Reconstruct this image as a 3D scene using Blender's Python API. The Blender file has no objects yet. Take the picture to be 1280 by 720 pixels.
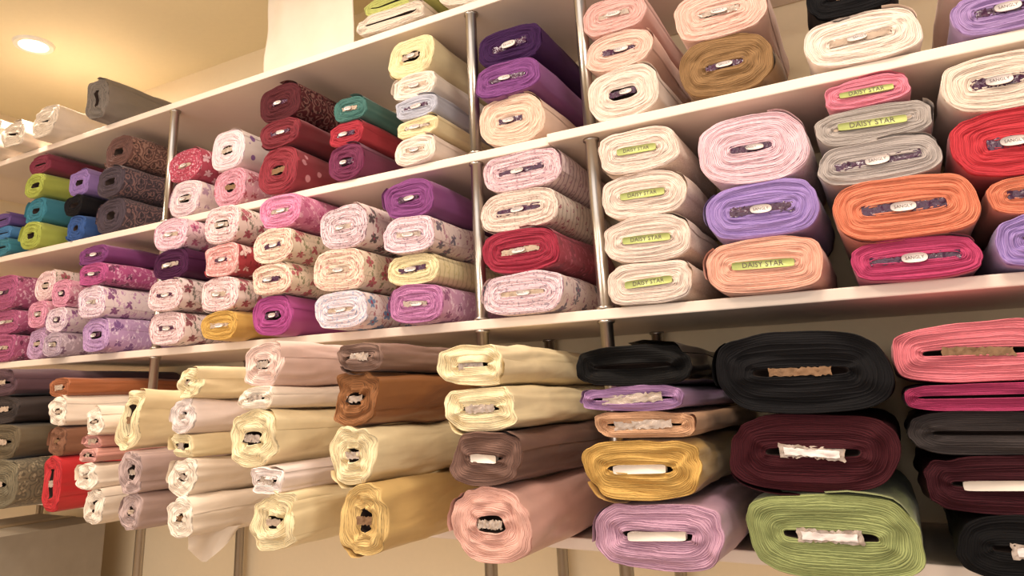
import bpy, math, random
from mathutils import Vector, Matrix, noise
random.seed(7)
sc=bpy.context.scene
try:
    sc.view_settings.view_transform='Standard'
    sc.view_settings.look='None'
except Exception: pass

def lin(c):
    def f(v):
        v/=255.0
        return v/12.92 if v<=0.04045 else ((v+0.055)/1.055)**2.4
    return (f(c[0]),f(c[1]),f(c[2]),1.0)
def hx(s):
    return (int(s[0:2],16),int(s[2:4],16),int(s[4:6],16))
def fab(s,k=.13):
    r,g,b=hx(s); m=.35*r+.45*g+.2*b
    return lin((min(255,(r*(1-k)+m*k)*.995+1),(g*(1-k)+m*k)*.97,(b*(1-k)+m*k)*.975))

# ---------------------------------------------------------------- node helpers
class NB:
    def __init__(s,name):
        s.m=bpy.data.materials.new(name); s.m.use_nodes=True
        s.nt=s.m.node_tree; s.b=s.nt.nodes['Principled BSDF']
    def n(s,t,**k):
        x=s.nt.nodes.new(t)
        for a,b in k.items(): setattr(x,a,b)
        return x
    def l(s,a,b): s.nt.links.new(a,b)
    def math(s,op,a,b=None,c=None):
        x=s.n('ShaderNodeMath',operation=op)
        for i,v in enumerate((a,b,c)):
            if v is None: continue
            if isinstance(v,(int,float)): x.inputs[i].default_value=v
            else: s.l(v,x.inputs[i])
        return x.outputs[0]
    def mix(s,f,a,b):
        x=s.n('ShaderNodeMix',data_type='RGBA')
        for sock,v in ((x.inputs[0],f),(x.inputs[6],a),(x.inputs[7],b)):
            if isinstance(v,(int,float)): sock.default_value=v
            elif isinstance(v,tuple): sock.default_value=v
            else: s.l(v,sock)
        return x.outputs[2]
    def noise(s,vec,scale,detail=2,dist=0.0):
        x=s.n('ShaderNodeTexNoise'); x.inputs['Scale'].default_value=scale
        x.inputs['Detail'].default_value=detail; x.inputs['Distortion'].default_value=dist
        s.l(vec,x.inputs['Vector']); return x
    def ss(s,v,lo,hi):
        x=s.n('ShaderNodeMapRange',interpolation_type='SMOOTHSTEP')
        x.inputs[1].default_value=lo;x.inputs[2].default_value=hi
        s.l(v,x.inputs[0]); return x.outputs[0]
    def bump(s,h,st,d=0.002):
        x=s.n('ShaderNodeBump'); x.inputs['Strength'].default_value=st; x.inputs['Distance'].default_value=d
        s.l(h,x.inputs['Height']); s.l(x.outputs[0],s.b.inputs['Normal'])

def simple(name,c,rough=.6,metal=0,bump=0,scale=30,var=0.06,emit=None):
    k=NB(name); col=lin(hx(c))
    tc=k.n('ShaderNodeTexCoord')
    nz=k.noise(tc.outputs['Object'],scale,3)
    dk=tuple(v*(1-var*2.5) for v in col[:3])+(1,)
    k.l(k.mix(nz.outputs[0],dk,col),k.b.inputs['Base Color'])
    k.b.inputs['Roughness'].default_value=rough; k.b.inputs['Metallic'].default_value=metal
    if bump: k.bump(nz.outputs[0],bump)
    if emit:
        k.b.inputs['Emission Color'].default_value=lin(hx(emit[0])); k.b.inputs['Emission Strength'].default_value=emit[1]
    return k.m

# style: body, kind, accents, face, faceline, label, rough, rumple
def ST(body,kind='plain',acc=(),face=None,line=None,lab='c',rough=.68,rum=1.0):
    return dict(body=body,kind=kind,acc=acc,face=face or body,line=line,lab=lab,rough=rough,rum=rum)
def dark(s,f):
    c=hx(s); return '%02x%02x%02x'%tuple(int(max(0,min(255,v*f))) for v in c)
STY={
'olivep':ST('776d50','paisley',('4d4634','968a68'),rum=2),'olive':ST('64563a',rum=2),'charcoal':ST('3e3632',rum=2),'aubergine':ST('573840',rum=2),
'red_s':ST('cc2328',rough=.4,rum=2),'brown_s':ST('865638',rum=2),'ivory':ST('f2e6ce',rough=.46,rum=3),'orangebr':ST('a45c30',rough=.4,rum=2),
'rosy':ST('d6988a',rough=.45,rum=2),'mauveg':ST('b8a098',rough=.45,rum=3),'creamy':ST('efe0ac',rough=.42,rum=4),
'offw':ST('ecdfd4',rough=.45,rum=3),'pinkc':ST('edcfbe',rough=.45,rum=3),
'gold':ST('dab86c',rough=.42,rum=4),'caramel':ST('98602e',rough=.4,rum=4),'taupe':ST('806252',rough=.45,rum=4),
'pinkb':ST('d9a896',rough=.42,rum=3,line='9c6253'),'brownt':ST('704f40',rough=.45,lab='b',rum=3),
'mauve':ST('bc92a8',rough=.55,lab='b',rum=3,line='6a3c5c'),'mustard':ST('cca24a',rough=.55,lab='b',rum=4,line='846020'),'tan':ST('cb9d72',rough=.5,rum=3,line='7e5030'),
'purpm':ST('a67cac',rum=3,line='5d3f6a'),'blacks':ST('0b0908',rough=.24,rum=5,lab='n',line='020202'),
'green':ST('8f9c58',rough=.75,line='465226',lab='p',rum=2),'maroon':ST('400c15',rough=.7,line='140205',lab='p',rum=2),'black':ST('0b090c',rough=.65,line='010101',lab='k',rum=2),
'maroond':ST('3c0d16',rough=.6,lab='b',line='120204',rum=3),'dgrey':ST('3a3432',rough=.4,rum=4,lab='n'),'magenta':ST('ac2458',rough=.55,rum=3,lab='n'),'coral':ST('da7078',rough=.65,line='8e3044',lab='k',rum=2),
'black2':ST('0a0809',rough=.5,line='010101',lab='p',rum=2),
'magp':ST('b45480','floral',('62183e','e8b8cc'),lab='s'),'purpp':ST('c8a0c4','floral',('6a2c62','ecd8e6'),lab='s'),'pinkp':ST('e498b0','floral',('a83464','f4dce0'),lab='s'),
'creamp':ST('eedcd0','floral',('a83c50','5c7040'),face='ecd6d0',line='96586a',lab='s'),
'greyl':ST('c2acb8','floral',('7a5072','eadce4'),lab='s'),'whitep':ST('ecdcdc','floral',('7a3076','b570b0'),face='ebd8da',line='86587e',lab='s'),
'lilacp':ST('bf98c8','floral',('704088','e8d8ea'),lab='s'),'purple':ST('7a3072',rough=.6,lab='s'),'mflor':ST('bc4a88','floral',('5f1546','ecb4d0'),lab='s'),
'wdred':ST('eedcd6','floral',('841c36','3f4a34'),face='ecd8d4',line='904858',lab='s'),'dpurp':ST('48183f',rough=.6,lab='s'),
'pwf':ST('eaccd4','floral',('bc5080','7a3058'),face='e8ced2',line='964470',lab='s'),
'mustp':ST('d2a546',rough=.6,lab='s'),'redpat':ST('c0363f','floral',('f0dccf','7a1420'),face='e2a8a0',line='98202e',lab='s'),
'wflor':ST('eedccf','floral',('a82c4c','4f6038'),face='ecd8d0',line='8a586c',lab='s'),
'mag2':ST('ac3e88',rough=.6,lab='s'),'cflor':ST('ecdcbe','floral',('b83850','707a40'),face='ebd8bf',line='9a7258',lab='s'),'pflor':ST('dc78a4','floral',('b84078','f2c0d4'),face='de90b0',line='9c2c64',lab='s'),
'wblue':ST('eadfda','floral',('4a84b8','b03c50'),face='e9dad8',line='5c789c',lab='s'),'cblack':ST('ecdcd4','floral',('38282e','b03058'),face='e8d0d2',line='704a5c',lab='s'),
'ppp':ST('d298c0','floral',('8a3c78','f0d8e8'),face='c07aaa',line='5e245c',lab='s'),'yelp':ST('ecdfa8','stripe',('b8ac70','d8cc88'),lab='s'),'purple2':ST('863a80',rough=.6,lab='s'),
'crp':ST('ecdad2','floral',('54526a','a8587a'),face='ead4d6',line='905474',lab='s'),'crim':ST('aa1c3a','floral',('86102c','cc5470'),face='aa1c3a',line='560818',lab='s'),
'crstripe':ST('ecdeca','stripe',('a08878','ac5464'),face='ebdac8',line='8e6e60',lab='s'),'crpink':ST('ecd4d0','stripe',('8a5068','c090a0'),face='ead0d0',line='844664',lab='s'),
'lace':ST('eedfc9','lace',('cdb99c','f6ecda'),face='ebdbc8',line='937768',lab='g'),
'peach':ST('eab094',line='b27258',lab='g'),'lilac':ST('9e84c4',line='5c3e90',lab='w'),'place':ST('ecd4d2','lace',('d898a8','f4e0de'),face='eac8ce',line='702c50',lab='s'),
'hotpink':ST('c23668',line='761038',lab='w'),'orange':ST('e0805a',line='98401f',lab='w'),'grey':ST('aea69e',line='6e6660',lab='w'),'greyg':ST('aea69c',line='6e6860',lab='g'),'pinkg':ST('df8092',line='963450',lab='g'),
'redw':ST('cc2834',line='800a16',lab='w'),'creamw':ST('e9dac4',line='8a7462',lab='w'),
'teal':ST('2c8094',lab='n'),'blue':ST('3c80b8',lab='n'),'purpb':ST('62468c',lab='n'),'lime':ST('a6b440',lab='n'),'dred':ST('82203a',lab='n'),'tealg':ST('387066',lab='s'),
'blk':ST('141216',lab='n'),'blu2':ST('285498',lab='n'),'lil2':ST('9070b4',lab='n'),
'pais':ST('6a443a','paisley',('a8806c','33201e'),lab='n'),'pnavy':ST('463842','paisley',('8c6864','241e28'),lab='n'),
'redpk':ST('bc4058','floral',('e8c0c8','8a1c2c'),lab='s'),'wgrey':ST('e6d6d0','floral',('a884a0','d0b4c0'),face='e6d4d0',line='927486',lab='s'),
'cdots':ST('ecdfd4','dots',('8e60a0','bc90b4'),face='ebdad6',line='8e6a88',lab='s'),'pkred':ST('dc9aa8','floral',('a83048','f0dcd8'),lab='s'),
'reddots':ST('962432','dots',('d08890','e0b0b0'),line='4c0810',lab='s'),'dkred':ST('7e1826',line='3c060e',lab='s'),'marpais':ST('561e24','paisley',('906a60','2c0c12'),lab='s'),
'dmag':ST('761e4a',line='380a20',lab='s'),'red2':ST('b42032',line='5c0814',lab='s'),
'cry':ST('ecdea8',line='a8965e',lab='s',rum=2),'offw2':ST('eae0cc',line='9a8a78',lab='s'),'blug':ST('b2b6c0',line='6e7684',lab='s'),
'dpurp2':ST('3a184a',line='190524',lab='w'),'pmag':ST('86428a',line='48184c',lab='s'),'pcr':ST('ebccb2',line='a07a5c',lab='s'),
'pkis':ST('dfb0a4',line='9a6458',lab='s'),'peach2':ST('e9c5b0',line='a07c66',lab='s'),'cream3':ST('eedfcc',line='9a8674',lab='s'),
'pkp':ST('e9beaa',line='a06e5a',lab='s'),'browng':ST('8e6a3a',line='523a1c',lab='s',rough=.45,rum=2),'lil3':ST('a084b8',line='6c4888',lab='w'),
'taupe2':ST('7a7266',lab='n',rum=3),'white4':ST('e2d6be',lab='n',rum=3),'limec':ST('b8c060',lab='n',rum=3),
}
_mc={}
def body_mat(k):
    if ('b',k) in _mc: return _mc[('b',k)]
    s=STY[k]; nb=NB('fabric_'+k); base=fab(s['body'])
    tc=nb.n('ShaderNodeTexCoord'); O=tc.outputs['Object']
    nz=nb.noise(O,14,3)
    dk=tuple(v*.80 for v in base[:3])+(1,)
    col=nb.mix(nz.outputs[0],dk,tuple(min(1,v*1.05) for v in base[:3])+(1,))
    if s['kind']!='plain':
        a=[fab(c) for c in s['acc']]
        dn=nb.noise(O,45,2)
        vm=nb.n('ShaderNodeVectorMath',operation='MULTIPLY_ADD')
        nb.l(dn.outputs[1],vm.inputs[0]); vm.inputs[1].default_value=(.012,)*3; nb.l(O,vm.inputs[2])
        V=vm.outputs[0]
        def vor(sc_,vec=V,feat='F1'):
            x=nb.n('ShaderNodeTexVoronoi',feature=feat); x.inputs['Scale'].default_value=sc_; nb.l(vec,x.inputs['Vector']); return x
        inv=lambda m:nb.math('SUBTRACT',1.0,m)
        def keep(v,p):
            sp=nb.n('ShaderNodeSeparateColor'); nb.l(v.outputs['Color'],sp.inputs[0])
            return nb.math('LESS_THAN',sp.outputs[0],p)
        def flower(v,vec,pet,r0,r1):
            sub=nb.n('ShaderNodeVectorMath',operation='SUBTRACT'); nb.l(vec,sub.inputs[0]); nb.l(v.outputs['Position'],sub.inputs[1])
            sp=nb.n('ShaderNodeSeparateXYZ'); nb.l(sub.outputs[0],sp.inputs[0])
            an=nb.math('ARCTAN2',sp.outputs[1],nb.math('ADD',sp.outputs[0],sp.outputs[2]))
            c=nb.math('ABSOLUTE',nb.math('COSINE',nb.math('MULTIPLY',an,pet/2.0)))
            lim=nb.math('ADD',r0,nb.math('MULTIPLY',c,r1))
            return inv(nb.ss(nb.math('SUBTRACT',v.outputs['Distance'],lim),-.03,.03))
        if s['kind']=='floral':
            v0=vor(50); m0=nb.math('MULTIPLY',flower(v0,V,2,.10,.30),keep(v0,.6))
            v1=vor(23); m1=nb.math('MULTIPLY',flower(v1,V,5,.20,.24),keep(v1,.7))
            st=nb.noise(O,20,1,1.5); m2=nb.math('SUBTRACT',nb.ss(st.outputs[0],.485,.5),nb.ss(st.outputs[0],.515,.53))
            col=nb.mix(nb.math('MULTIPLY',m2,.55),col,a[1])
            col=nb.mix(nb.math('MULTIPLY',m0,.75),col,a[1]); col=nb.mix(nb.math('MULTIPLY',m1,.88),col,a[0])
            m3=nb.math('MULTIPLY',inv(nb.ss(v1.outputs['Distance'],.09,.13)),keep(v1,.7)); col=nb.mix(m3,col,a[1])
        elif s['kind']=='dots':
            v1=vor(24,O); m1=inv(nb.ss(v1.outputs['Distance'],.26,.31)); col=nb.mix(nb.math('MULTIPLY',m1,keep(v1,.7)),col,a[0])
        elif s['kind']=='paisley':
            v1=vor(28); w=nb.math('SINE',nb.math('MULTIPLY',v1.outputs['Distance'],22.0))
            col=nb.mix(nb.math('MULTIPLY',nb.ss(w,.2,.6),.75),col,a[0]); v2=vor(60); col=nb.mix(flower(v2,V,4,.15,.2),col,a[1])
        elif s['kind']=='stripe':
            sp=nb.n('ShaderNodeSeparateXYZ'); nb.l(V,sp.inputs[0])
            w=nb.math('SINE',nb.math('MULTIPLY',nb.math('ADD',sp.outputs[0],sp.outputs[1]),260.0))
            col=nb.mix(nb.math('MULTIPLY',nb.ss(w,.6,.8),.6),col,a[0])
            v2=vor(50); col=nb.mix(flower(v2,V,3,.1,.2),col,a[1])
        elif s['kind']=='lace':
            v1=vor(55); w=nb.math('SINE',nb.math('MULTIPLY',v1.outputs['Distance'],20.0))
            col=nb.mix(nb.math('MULTIPLY',nb.ss(w,0,.5),.5),col,a[0])
    nb.l(col,nb.b.inputs['Base Color'])
    nb.b.inputs['Roughness'].default_value=s['rough']
    lum=sum(base[:3])/3
    nb.b.inputs['Sheen Weight'].default_value=(.12 if s['rough']>.5 else .06) if lum>.05 else .0
    if lum<.05: nb.b.inputs['Specular IOR Level'].default_value=.3 if k!='blacks' else .6
    mp=nb.n('ShaderNodeMapping'); mp.inputs['Scale'].default_value=(1,.30,1); nb.l(O,mp.inputs[0])
    wn=nb.noise(mp.outputs[0],14,2,.8)
    nb.bump(wn.outputs[0],.3 if s['rum']<2 else .6,.014)
    _mc[('b',k)]=nb.m; return nb.m
def face_mat(k):
    if ('f',k) in _mc: return _mc[('f',k)]
    s=STY[k]; nb=NB('fabric_edge_'+k)
    base=fab(s['face']); line=fab(s['line'] or dark(s['face'],.60))
    uv=nb.n('ShaderNodeUVMap'); sp=nb.n('ShaderNodeSeparateXYZ'); nb.l(uv.outputs[0],sp.inputs[0])
    tc=nb.n('ShaderNodeTexCoord'); O=tc.outputs['Object']
    n1=nb.noise(O,26,2); n2=nb.noise(O,80,3)
    ph=nb.math('ADD',nb.math('ADD',nb.math('MULTIPLY',sp.outputs[1],1.5),sp.outputs[0]),nb.math('MULTIPLY',n1.outputs[0],2.6))
    w=nb.math('SINE',nb.math('MULTIPLY',ph,6.2832))
    soft=nb.math('MULTIPLY',nb.ss(w,.1,1.0),nb.ss(n2.outputs[0],.30,.55))
    plain=s['kind'] in('plain',)
    mid=tuple(base[i]*.85+line[i]*.15 for i in range(3))+(1,)
    col=nb.mix(nb.ss(n2.outputs[0],.3,.7),mid,base)
    col=nb.mix(nb.math('MULTIPLY',soft,.75 if plain else .85),col,line)
    if s['kind'] in('floral','stripe'):
        n3=nb.noise(O,130,2); a=fab(s['acc'][0])
        col=nb.mix(nb.math('MULTIPLY',nb.ss(n3.outputs[0],.56,.64),.6),col,a)
    nb.l(col,nb.b.inputs['Base Color']); nb.b.inputs['Roughness'].default_value=.85
    if sum(base[:3])<.12: nb.b.inputs['Specular IOR Level'].default_value=.2
    nb.bump(nb.math('SUBTRACT',1.0,nb.ss(w,-.2,1)),.3,.002)
    _mc[('f',k)]=nb.m; return nb.m

M_paper=simple('crumpled_paper','bfa690',.7,0,.6,60,.18)
M_board=simple('white_core_board','e6d8ca',.6)
M_green=simple('green_sticker','c6ce7e',.35,0,0,60,.12)
M_purp=simple('purple_plastic_wrap','4a2040',.25,0,.9,70,.2)
M_oval=simple('white_oval_tag','e6d8d2',.4)
M_ink=simple('label_ink','5a4a44',.6)
M_kraft=simple('kraft_core','84603f',.7,0,.5,60,.18)
M_plast=simple('clear_crumpled_plastic','bda898',.25,0,.9,80,.2)
M_core=simple('core_pocket_shade','3a2820',.9,0,.3,60,.2)  # dark pocket lining: shade inside the core hole put into the colour

_txt={}
def text_mesh(s):
    if s in _txt: return _txt[s]
    c=bpy.data.curves.new('t','FONT'); c.body=s; c.align_x='CENTER'; c.align_y='CENTER'; c.resolution_u=2
    o=bpy.data.objects.new('t',c); sc.collection.objects.link(o)
    bpy.context.view_layer.update()
    me=bpy.data.meshes.new_from_object(o)
    vs=[v.co.copy() for v in me.vertices]; fs=[list(p.vertices) for p in me.polygons]
    w=max(v.x for v in vs)-min(v.x for v in vs); h=max(v.y for v in vs)-min(v.y for v in vs)
    bpy.data.objects.remove(o); bpy.data.curves.remove(c); bpy.data.meshes.remove(me)
    _txt[s]=(vs,fs,w,h); return _txt[s]

def fabric_roll(x,z0,w,h,yf,yb,key,name='fabric_roll',seed=None,flap=False):
    """one bolt of cloth: axis along Y; front face at yf, back at yb, resting at z0"""
    s=STY[key]; rum=s['rum']; sd=seed if seed is not None else random.uniform(0,500)
    rnd=random.Random(int(sd*97))
    V=[];F=[];MI=[];UV=[]
    def add(vs,fs,mi,uvs=None):
        o=len(V); V.extend(vs)
        for f in fs:
            F.append([o+i for i in f]); MI.append(mi)
            UV.append([uvs[i] for i in f] if uvs else [(0,0)]*len(f))
    r=min(w,h)/2; cx=max(w-h,0)/2; cz=max(h-w,0)/2
    n=64; ex=2.0/rnd.uniform(2.3,2.75)
    L=yb-yf
    def sg(v,e): return math.copysign(abs(v)**e,v)
    tw=rnd.uniform(-.11,.11)*(1 if rum<2 else 1.6)
    def prof(th,t,yy,amp):
        c,si=math.cos(th),math.sin(th)
        S=lambda v: math.tanh(2.0*v)/math.tanh(2.0)
        px=cx*S(c)+r*t*sg(c,ex); pz=cz*S(si)+r*t*sg(si,ex)
        nn=noise.noise(Vector((c*1.3+sd,si*1.3,yy*5)))*amp + noise.noise(Vector((c*3.1,si*3.1+sd,yy*9)))*amp*.6
        k=t*t
        px+=c*nn*k; pz+=si*nn*k*(.45 if si<0 else 1)
        return px+tw*pz*(t),pz
    amp=.0055*rum if rum<2 else .0032*rum
    amp=min(amp,.11*min(w,h))
    t0=.10 if cx>.02 else .22
    nl=max(7,min(16,int(r/.0042)))
    layers=[t0+(1-t0)*i/nl for i in range(nl+1)]
    vs=[];uvs=[]
    loose=(.0060 if rum<2 else .0048*rum)
    vf=.6 if rum<2 else .22
    offs=[rnd.uniform(-1,1) for _ in range(nl)]
    seq=[]
    for i in range(nl):
        a,b=layers[i],layers[i+1]; m=(b-a)
        seq.append((a+m*.04,.0018,i+0.0)); seq.append((a+m*.35,offs[i]*.0016-.0006,i+.35)); seq.append((a+m*.75,offs[i]*.0016-.0006,i+.75))
    seq.append((1.0,.0055,nl))
    for (t,yo,vv) in seq:
        for j in range(n):
            th=2*math.pi*j/n
            wob=noise.noise(Vector((math.cos(th)*1.7+sd,math.sin(th)*1.7,vv*.28)))*.10*(1-abs(2*t-1.1)) *min(1,.6+.3*rum)
            p=prof(th,min(.99,max(.05,t+wob)) if t<.999 else 1.0,0,amp)
            yw=noise.noise(Vector((math.cos(th)*1.5,math.sin(th)*1.5+sd,vv*vf)))*loose
            vs.append((p[0],yo+yw,p[1])); uvs.append((j/n,vv))
    ns=len(seq); fs=[]
    for a in range(ns-1):
        for j in range(n):
            j2=(j+1)%n
            fs.append((a*n+j,a*n+j2,(a+1)*n+j2,(a+1)*n+j))
    add(vs,fs,1,uvs)
    # hollow core pocket going inside the bolt
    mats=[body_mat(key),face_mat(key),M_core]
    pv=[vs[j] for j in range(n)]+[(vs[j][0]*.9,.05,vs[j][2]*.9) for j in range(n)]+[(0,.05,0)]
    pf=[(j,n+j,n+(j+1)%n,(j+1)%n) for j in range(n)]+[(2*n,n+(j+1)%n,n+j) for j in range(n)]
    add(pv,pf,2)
    nb_=9 if rum<2 else 18
    vs=[];fs=[]
    for q in range(nb_+1):
        f=q/nb_; yy=L*f
        for j in range(n):
            th=2*math.pi*j/n
            p=prof(th,1.0,yy*(1 if q else 0),amp)
            if q==0:
                yw=noise.noise(Vector((math.cos(th)*1.5,math.sin(th)*1.5+sd,nl*vf)))*loose; yv=.0055+yw
            else: yv=yy
            vs.append((p[0],yv,p[1]))
    for q in range(nb_):
        for j in range(n):
            j2=(j+1)%n
            fs.append((q*n+j,q*n+j2,(q+1)*n+j2,(q+1)*n+j))
    vs.append((0,L,0)); b0=len(vs)-1
    for j in range(n): fs.append((nb_*n+j,nb_*n+(j+1)%n,b0))
    add(vs,fs,0)
    if w>.07:
        th0=rnd.choice([-.9,.5,2.3,3.6,0.2,-.3]); vs=[];fs=[]; m=8; NQ=14
        for q in range(NQ+1):
            yy=L*q/NQ*.98
            yq=yy-(.006 if q==0 else 0)*(1+.6*math.sin(sd)) 
            wv=.10*noise.noise(Vector((yy*6,sd,0)))
            for i in range(m):
                th=th0+wv+i*.15
                p=prof(th,1.0,yy,amp); lift=.0012+(.0036+.0006*rum)*math.sin(math.pi*.5*i/(m-1))*(1 if i<m-1 else .5)
                vs.append((p[0]+math.cos(th)*lift,yq+.002,p[1]+math.sin(th)*lift))
        for q in range(NQ):
            for i in range(m-1): fs.append((q*m+i,q*m+i+1,(q+1)*m+i+1,(q+1)*m+i))
        add(vs,fs,0)
    if flap:   # loose corner of cloth hanging below the bolt
        vs=[];fs=[];NU,NV=16,8
        for a in range(NU+1):
            for b in range(NV+1):
                u=a/NU; v=b/NV
                dep=.075*max(.03,1-abs(u-.35)/.65)
                vs.append((.012+.03*u+.006*math.sin(u*9+v*2),.012+.15*u,-h/2+.012-v*dep))
        for a in range(NU):
            for b in range(NV):
                i=a*(NV+1)+b; fs.append((i,i+NV+1,i+NV+2,i+1))
        add(vs,fs,0)
    def mi(m):
        if m not in mats: mats.append(m)
        return mats.index(m)
    lab=s['lab']
    ang=rnd.uniform(-.07,.07)
    def strip(sw,sh,y,mt,cr,nx=22,nz=4,ox=0,oz=0,pinch=.0):
        vs=[];fs=[]
        for a in range(nx+1):
            for b in range(nz+1):
                u=a/nx-.5; v=b/nz-.5
                ww=1-pinch*abs(u)*2*.6
                X=u*sw; Z=v*sh*ww
                X+=noise.noise(Vector((b*2.1+sd,a*.4,3)))*cr*1.2; Z+=noise.noise(Vector((a*.9,sd,b*.8)))*cr*1.1
                Y=y+noise.noise(Vector((a*1.1+sd,b*1.3,1)))*cr*1.6
                vs.append((ox+X,Y,oz+Z+X*math.tan(ang)))
        for a in range(nx):
            for b in range(nz):
                i=a*(nz+1)+b; fs.append((i,i+nz+1,i+nz+2,i+1))
        add(vs,fs,mi(mt))
    def plate(pw,ph,y,th_,mt,round_=True,ox=0):
        m=28; vs=[];fs=[]
        for k_,yy in ((0,y),(1,y+th_)):
            for j in range(m):
                a=2*math.pi*j/m; e=.75 if round_ else .25
                X=pw/2*sg(math.cos(a),e); Z=ph/2*sg(math.sin(a),e)
                vs.append((ox+X,yy,Z+(ox+X)*math.tan(ang)))
        fs.append(tuple(range(m)))
        for j in range(m): fs.append((j,(j+1)%m,m+(j+1)%m,m+j))
        add(vs,fs,mi(mt))
    def text(st,tw_,y,ox=0):
        tv,tf,W_,H_=text_mesh(st); k_=tw_/W_
        add([(ox+v.x*k_,y,v.y*k_+(ox+v.x*k_)*math.tan(ang)) for v in tv],[tuple(f) for f in tf],mi(M_ink))
    slot=2*cx+r*.3 if cx>.02 else r*1.0
    if w<h*1.15:
        if lab!='n':
            strip(w*.34,h*.12,-.001,rnd.choice([M_plast,M_paper,M_kraft]),.003,10,5)
    elif lab=='g':
        strip(slot*.98,.012,.002,M_paper,.002); plate(min(slot*.95,.12),min(.017,h*.2),-.006,.004,M_green,False); text('DAISY STAR',min(slot*.62,.078),-.0066)
    elif lab=='w':
        strip(slot*1.02,min(.020,h*.2),-.001,M_purp,.0035,28,5); plate(.042,.018,-.0085,.003,M_oval); text('SANGLY',.030,-.0092)
    elif lab=='s':
        strip(slot*.95,min(.015,h*.18),-.001,rnd.choice([M_purp,M_paper,M_purp,M_plast]),.003,24,4); plate(min(.036,slot*.45),.012,-.007,.003,M_oval,ox=rnd.uniform(-.01,.01)); text('SANGLY',.024,-.0077)
    elif lab=='b':
        plate(slot*.80,.015,-.007,.012,M_board,False)
    elif lab=='k':
        strip(slot*.62,.014,-.003,M_kraft,.003,24,4)
    elif lab=='p':
        strip(slot*.66,.018,-.004,M_plast,.0035,26,6,pinch=-.5); strip(slot*.56,.011,-.008,M_oval,.0028,14,4,pinch=-.3)
    elif lab=='c':
        strip(slot*.75,.016,-.003,M_plast if rum>2 else M_paper,.0035,20,5)
    me=bpy.data.meshes.new(name); me.from_pydata(V,[],F)
    for m in mats: me.materials.append(m)
    ul=me.uv_layers.new(name='UVMap'); li=0
    for pi,f in enumerate(F):
        us=UV[pi]; mx=max(u[0] for u in us)
        for u in us:
            uu=u[0]
            if mx>.9 and uu<.05: uu=1.0
            ul.data[li].uv=(uu,u[1]); li+=1
    me.polygons.foreach_set('material_index',MI); me.polygons.foreach_set('use_smooth',[True]*len(F))
    me.update()
    o=bpy.data.objects.new(name,me); sc.collection.objects.link(o)
    o.location=(x,yf,z0+h/2)
    return o

# ---------------------------------------------------------------- data (mm)
ZD,ZA,ZB,ZC=1.200,1.695,2.145,2.601
YF,YW=1.616,2.10
D=[
 (250,'-2549,234,150,olivep -2580,241,112,olive -2607,246,90,charcoal -2630,251,88,aubergine'),
 (215,'-2300,100,163,red_s -2300,85,88,brown_s -2300,95,90,ivory -2330,110,62,orangebr'),
 (320,'-1928,72,89,ivory -1952,78,70,ivory -1958,76,37,rosy -1964,76,34,rosy -1945,78,73,ivory'),
 (330,'-1743,80,87,mauveg -1744,84,106,mauveg -1776,92,156,creamy'),
 (360,'-1509,92,90,ivory,1 -1528,88,89,ivory -1539,82,57,creamy -1529,84,85,offw -1509,76,75,creamy'),
 (380,'-1193,125,113,creamy -1210,100,55,offw -1264,142,120,creamy -1262,104,53,ivory -1251,115,99,pinkc'),
 (360,'-975,112,134,gold -1006,116,118,creamy -1000,124,111,caramel -975,115,61,taupe'),
 (300,'-708,165,137,pinkb -712,156,101,brownt -724,160,87,creamy -745,150,87,creamy'),
 (250,'-405,228,116,mauve -425,212,106,mustard -411,185,49,tan -425,190,45,purpm -420,212,73,blacks'),
 (180,'-133,260,132,green -142,263,129,maroon -142,282,142,black'),
 (120,'165,238,101,black2 135,240,88,maroond 125,232,71,dgrey 122,226,45,magenta 126,244,100,coral'),
 (150,'420,250,110,brownt 425,240,100,maroon 415,235,90,gold 420,240,95,taupe'),
]
A=[
 (0,'-3085,202,112,magp -3107,218,99,magp -3132,225,147,magp'),
 (0,'-2860,125,120,purpp -2858,130,108,pinkp -2850,135,118,creamp'),
 (20,'-2690,122,90,greyl -2690,125,95,whitep -2690,124,107,pinkp'),
 (70,'-2390,150,116,lilacp -2410,160,118,whitep -2412,160,82,mflor -2440,160,70,purple'),
 (60,'-2020,170,110,wdred -2020,172,106,wdred -2012,168,98,dpurp -2020,170,110,pwf'),
 (70,'-1745,158,90,mustp -1755,160,112,wflor -1750,150,110,redpat -1758,158,130,wflor'),
 (70,'-1540,155,118,mag2 -1535,153,94,cflor -1530,160,108,cflor -1515,166,108,pflor'),
 (60,'-1275,178,104,wblue -1285,182,119,cflor -1272,168,125,cblack'),
 (50,'-1045,165,101,ppp -1055,162,84,yelp -1055,165,99,crp -1060,162,106,purple2'),
 (10,'-748,212,106,crp -752,205,112,crim -755,216,104,crstripe -743,220,104,crpink'),
 (10,'-439,193,95,lace -434,202,103,lace -433,200,108,lace -435,189,108,lace'),
 (20,'-196,226,115,peach -184,224,119,lilac -187,222,155,place'),
 (30,'68,208,77,hotpink 66,235,118,orange 39,214,83,grey 42,206,78,greyg 43,152,60,pinkg'),
 (30,'280,173,96,lilac 284,172,75,orange 256,184,125,redw 256,180,114,creamw'),
 (20,'490,200,105,peach 488,205,110,mag2 492,200,100,creamw'),
]
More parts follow.
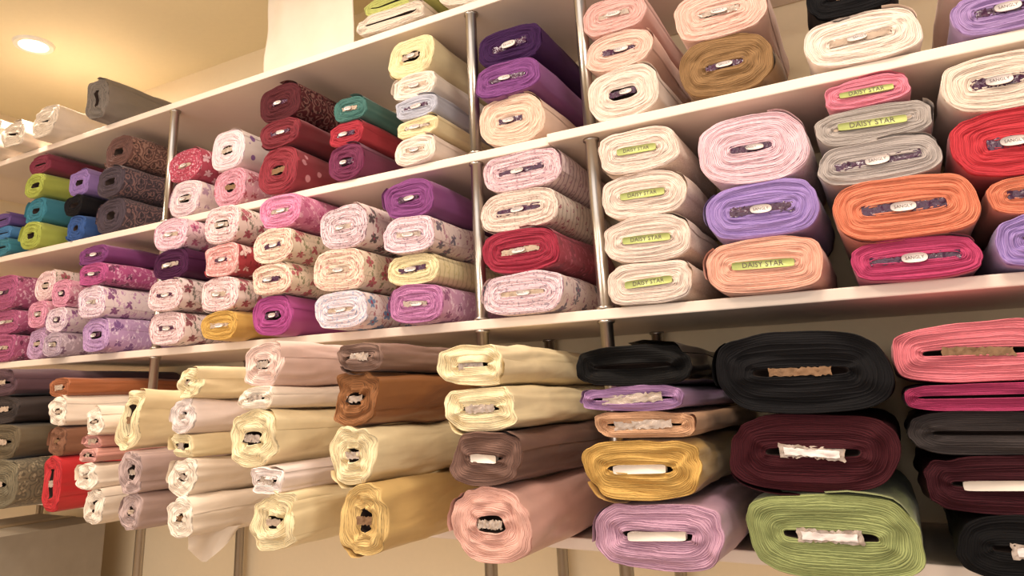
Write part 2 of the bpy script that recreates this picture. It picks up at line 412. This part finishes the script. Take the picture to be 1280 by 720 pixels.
B=[
 (0,'-3228,182,75,teal -3244,184,59,blue -3259,186,60,purpb'),
 (0,'-2977,143,114,lime -3000,140,113,teal -3001,141,106,lime -3001,149,84,dred'),
 (0,'-2690,117,103,blu2 -2710,120,87,blk -2714,133,109,lil2'),
 (0,'-2481,161,141,pnavy -2478,158,122,pnavy -2471,164,131,pais'),
 (0,'-2050,159,132,wgrey -2065,168,120,redpk'),
 (0,'-1825,148,136,pkred -1856,160,145,cdots'),
 (20,'-1585,169,154,reddots -1580,167,97,dkred -1597,181,130,marpais'),
 (0,'-1316,130,111,dmag -1323,135,76,red2 -1303,125,76,tealg'),
 (0,'-1067,137,85,cream3 -1060,137,55,cry -1061,141,66,blug -1071,149,79,offw2 -1088,161,125,cry'),
 (0,'-768,190,139,pcr -765,192,94,pmag -760,192,108,dpurp2'),
 (0,'-460,176,137,cream3 -462,170,97,peach2 -463,165,98,pkis'),
 (20,'-217,206,140,browng -214,203,127,pkp'),
 (30,'50,210,109,cream3 50,172,93,black'),
 (30,'296,176,92,lil3 296,180,95,peach2'),
 (20,'500,190,110,redw 500,185,100,cry'),
]
C=[
 (40,'-3330,150,110,white4 -3340,140,70,white4'),(60,'-3110,170,115,white4'),(60,'-2880,180,135,white4'),(60,'-2540,130,175,taupe2'),
 (0,'-1150,250,60,white4 -1135,240,60,limec'),(10,'-860,230,110,white4'),(10,'-300,240,120,peach2'),
]
for row,zs,lim in ((D,ZD,.44),(A,ZA,.424),(B,ZB,.43),(C,ZC,.3)):
    for p,st in row:
        it=[t.split(',') for t in st.split()]
        tot=sum(float(t[2]) for t in it)/1000; k=min(1,lim/tot); z=zs+.0005
        for t in it:
            cx,w,h,key=t[:4]
            hh=float(h)/1000*k; pp=p/1000+random.uniform(-.010,.014)
            fabric_roll(float(cx)/1000,z,float(w)/1000,hh*.997,YF-pp,2.03-random.uniform(0,.015),key,flap=len(t)>4)
            z+=hh

# ---------------------------------------------------------------- boxes
def box_obj(name,parts,bev=.003):
    V=[];F=[];mats=[];MI=[]
    for (x0,x1,y0,y1,z0,z1,m) in parts:
        o=len(V)
        V+= [(x0,y0,z0),(x1,y0,z0),(x1,y1,z0),(x0,y1,z0),(x0,y0,z1),(x1,y0,z1),(x1,y1,z1),(x0,y1,z1)]
        if m not in mats: mats.append(m)
        for f in ((0,3,2,1),(4,5,6,7),(0,1,5,4),(1,2,6,5),(2,3,7,6),(3,0,4,7)):
            F.append([o+i for i in f]); MI.append(mats.index(m))
    me=bpy.data.meshes.new(name); me.from_pydata(V,[],F)
    for m in mats: me.materials.append(m)
    me.polygons.foreach_set('material_index',MI); me.update()
    ob=bpy.data.objects.new(name,me); sc.collection.objects.link(ob)
    if bev:
        md=ob.modifiers.new('b','BEVEL'); md.width=bev; md.segments=2; md.limit_method='ANGLE'
    return ob
M_shelf=simple('white_laminate','e6d4c4',.5,0,.05,8,.03)
M_wall=simple('wall_paint_cream','ead6b2',.8,0,.1,60,.02)
M_ceil=simple('ceiling_paint','f0e2bc',.85,0,.05,50,.02)
M_floor=simple('floor_tile','b09c84',.35,0,0,6,.06)
M_steel=simple('brushed_steel','b4aca4',.3,1,0,40,.05)
M_box=simple('grey_cardboard','a89c8a',.8,0,.2,20,.08)
M_tape=simple('packing_tape','a08a6a',.35)
M_cloth=simple('white_cloth','ddd0bd',.8,0,.4,20,.04)
XL,XR=-3.9,1.6
T=.025
box_obj('shelf_board',[(XL+.02,XR,YF,2.095,ZD-T,ZD,M_shelf)])
box_obj('shelf_board',[(XL+.02,XR,YF,2.095,ZA-T,ZA,M_shelf)])
box_obj('shelf_board',[(XL+.02,-.662,YF,2.095,ZB-T,ZB,M_shelf)])
box_obj('shelf_board',[(-.660,XR,YF-.018,2.095,ZB-T,ZB,M_shelf)])
box_obj('shelf_board',[(XL+.02,XR,YF,2.095,ZC-T,ZC,M_shelf)])
box_obj('wall_back',[(XL-.1,XR+.1,2.10,2.2,0,3.05,M_wall)],0)
box_obj('wall_left',[(XL-.1,XL,-2.5,2.10,0,3.05,M_wall)],0)
box_obj('ceiling',[(XL-.1,XR+.1,-2.5,2.2,3.05,3.12,M_ceil)],0)
box_obj('floor',[(XL-.1,XR+.1,-2.5,2.2,-.06,0,M_floor)],0)
box_obj('baseboard_back',[(XL,XR,2.085,2.10,0,.1,M_shelf)])

def tube(x,y,z0,z1,r):
    n=24;V=[];F=[]
    prof_=[(r*1.3,z0),(r*1.3,z0+.006),(r,z0+.008),(r,z1-.008),(r*1.3,z1-.006),(r*1.3,z1)]
    for rr,z in prof_:
        for j in range(n):
            a=2*math.pi*j/n; V.append((x+rr*math.cos(a),y+rr*math.sin(a),z))
    for q in range(len(prof_)-1):
        for j in range(n): F.append((q*n+j,q*n+(j+1)%n,(q+1)*n+(j+1)%n,(q+1)*n+j))
    F.append(tuple(range(n-1,-1,-1))); F.append(tuple((len(prof_)-1)*n+j for j in range(n)))
    return V,F
for x in (-2.164,-.8855,-.5565,.62,-3.45):
    V=[];F=[]
    for y in (YF+.02,2.062):
        for (a,b) in ((0,ZD-T),(ZD,ZA-T),(ZA,ZB-T),(ZB,ZC-T)):
            v,f=tube(x,y,a,b,.0155); o=len(V); V+=v; F+=[tuple(o+i for i in q) for q in f]
    me=bpy.data.meshes.new('shelf_post'); me.from_pydata(V,[],F); me.materials.append(M_steel)
    me.polygons.foreach_set('use_smooth',[len(f)==4 for f in F])
    ob=bpy.data.objects.new('shelf_post',me); sc.collection.objects.link(ob)

# storage boxes on the floor below the shelves at the left
for i,(x,w,zz) in enumerate([(-3.02,.5,0),(-3.00,.48,.36),(-3.03,.46,.72)]):
    o=box_obj('cardboard_box',[(x-w/2,x+w/2,1.5,1.95,zz,zz+.355,M_box),(x-.03,x+.03,1.498,1.5,zz+.2,zz+.355,M_tape),(x-.03,x+.03,1.5,1.95,zz+.355,zz+.357,M_tape),(x-.19,x-.09,1.4985,1.5,zz+.2,zz+.27,M_board),(x+.08,x+.2,1.4985,1.5,zz+.08,zz+.1,M_ink)],.002)

# draped white cloth on the top shelf
V=[];F=[];nx,nz=60,14
for a in range(nx+1):
    for b in range(nz+1):
        u=a/nx; v=b/nz
        V.append((-1.74+.40*u, YF+.05+.005*math.sin(u*16+v*1.5)+.012*noise.noise(Vector((u*4,v*3,2))), ZC+.004+.40*v))
for a in range(nx):
    for b in range(nz):
        i=a*(nz+1)+b; F.append((i,i+nz+1,i+nz+2,i+1))
me=bpy.data.meshes.new('hanging_white_cloth'); me.from_pydata(V,[],F); me.materials.append(M_cloth)
me.polygons.foreach_set('use_smooth',[True]*len(F))
o=bpy.data.objects.new('hanging_white_cloth',me); sc.collection.objects.link(o)
md=o.modifiers.new('s','SOLIDIFY'); md.thickness=.004

# ---------------------------------------------------------------- lamps
M_glow=simple('lamp_glass','fff6e0',.5,0,0,10,0,('fff0d0',12))
M_ring=simple('lamp_ring','f4eee0',.4)
CZ=3.05
for i,(x,y) in enumerate([(-3.0,1.52),(-1.4,.75),(.1,.75),(-2.7,.1),(-1.0,-.6),(.6,-.6)]):
    V=[];F=[];MI=[];n=32
    pr=[(.0,CZ-.004,0),(.055,CZ-.004,0),(.06,CZ-.012,1),(.078,CZ-.012,1),(.084,CZ-.001,1)]
    for rr,z,_ in pr:
        for j in range(n):
            a=2*math.pi*j/n; V.append((x+max(rr,.0005)*math.cos(a),y+max(rr,.0005)*math.sin(a),z))
    for q in range(4):
        for j in range(n): F.append((q*n+j,q*n+(j+1)%n,(q+1)*n+(j+1)%n,(q+1)*n+j)); MI.append(0 if q==0 else 1)
    me=bpy.data.meshes.new('ceiling_downlight'); me.from_pydata(V,[],F); me.materials.append(M_glow); me.materials.append(M_ring)
    me.polygons.foreach_set('material_index',MI)
    o=bpy.data.objects.new('ceiling_downlight',me); sc.collection.objects.link(o)
    l=bpy.data.lights.new('downlight_lamp','AREA'); l.shape='DISK'; l.size=.5 if i else .12; l.energy=(22 if i else 9); l.color=(1,.88,.76)
    lo=bpy.data.objects.new('downlight_lamp',l); lo.location=(x,y,CZ-.03); sc.collection.objects.link(lo); lo.parent=o
l=bpy.data.lights.new('fill_behind_camera','AREA'); l.shape='RECTANGLE'; l.size=4.4; l.size_y=2.6; l.energy=76; l.color=(1,.92,.86)  # soft fill added behind the camera, stands for no real window
lo=bpy.data.objects.new('fill_behind_camera',l); lo.location=(-1.0,-2.3,1.5); lo.rotation_euler=(math.radians(90),0,0); sc.collection.objects.link(lo)
w=bpy.data.worlds.new('World'); sc.world=w; w.use_nodes=True
w.node_tree.nodes['Background'].inputs[0].default_value=(1,.90,.83,1); w.node_tree.nodes['Background'].inputs[1].default_value=.55

# ---------------------------------------------------------------- camera
cam=bpy.data.cameras.new('camera'); cam.lens=25.23; cam.sensor_width=36; cam.sensor_fit='HORIZONTAL'
cam.shift_x=.0573; cam.shift_y=-.0839; cam.clip_start=.05
co=bpy.data.objects.new('camera',cam); sc.collection.objects.link(co)
r_=Vector((.8582,.5127,-.0262)); u_=Vector((.1581,-.2153,.9637)); b_=Vector((.4884,-.8311,-.2658))
R=Matrix((r_,u_,b_)).transposed().to_4x4()
co.matrix_world=Matrix.Translation((0,0,1.5))@R
sc.camera=co
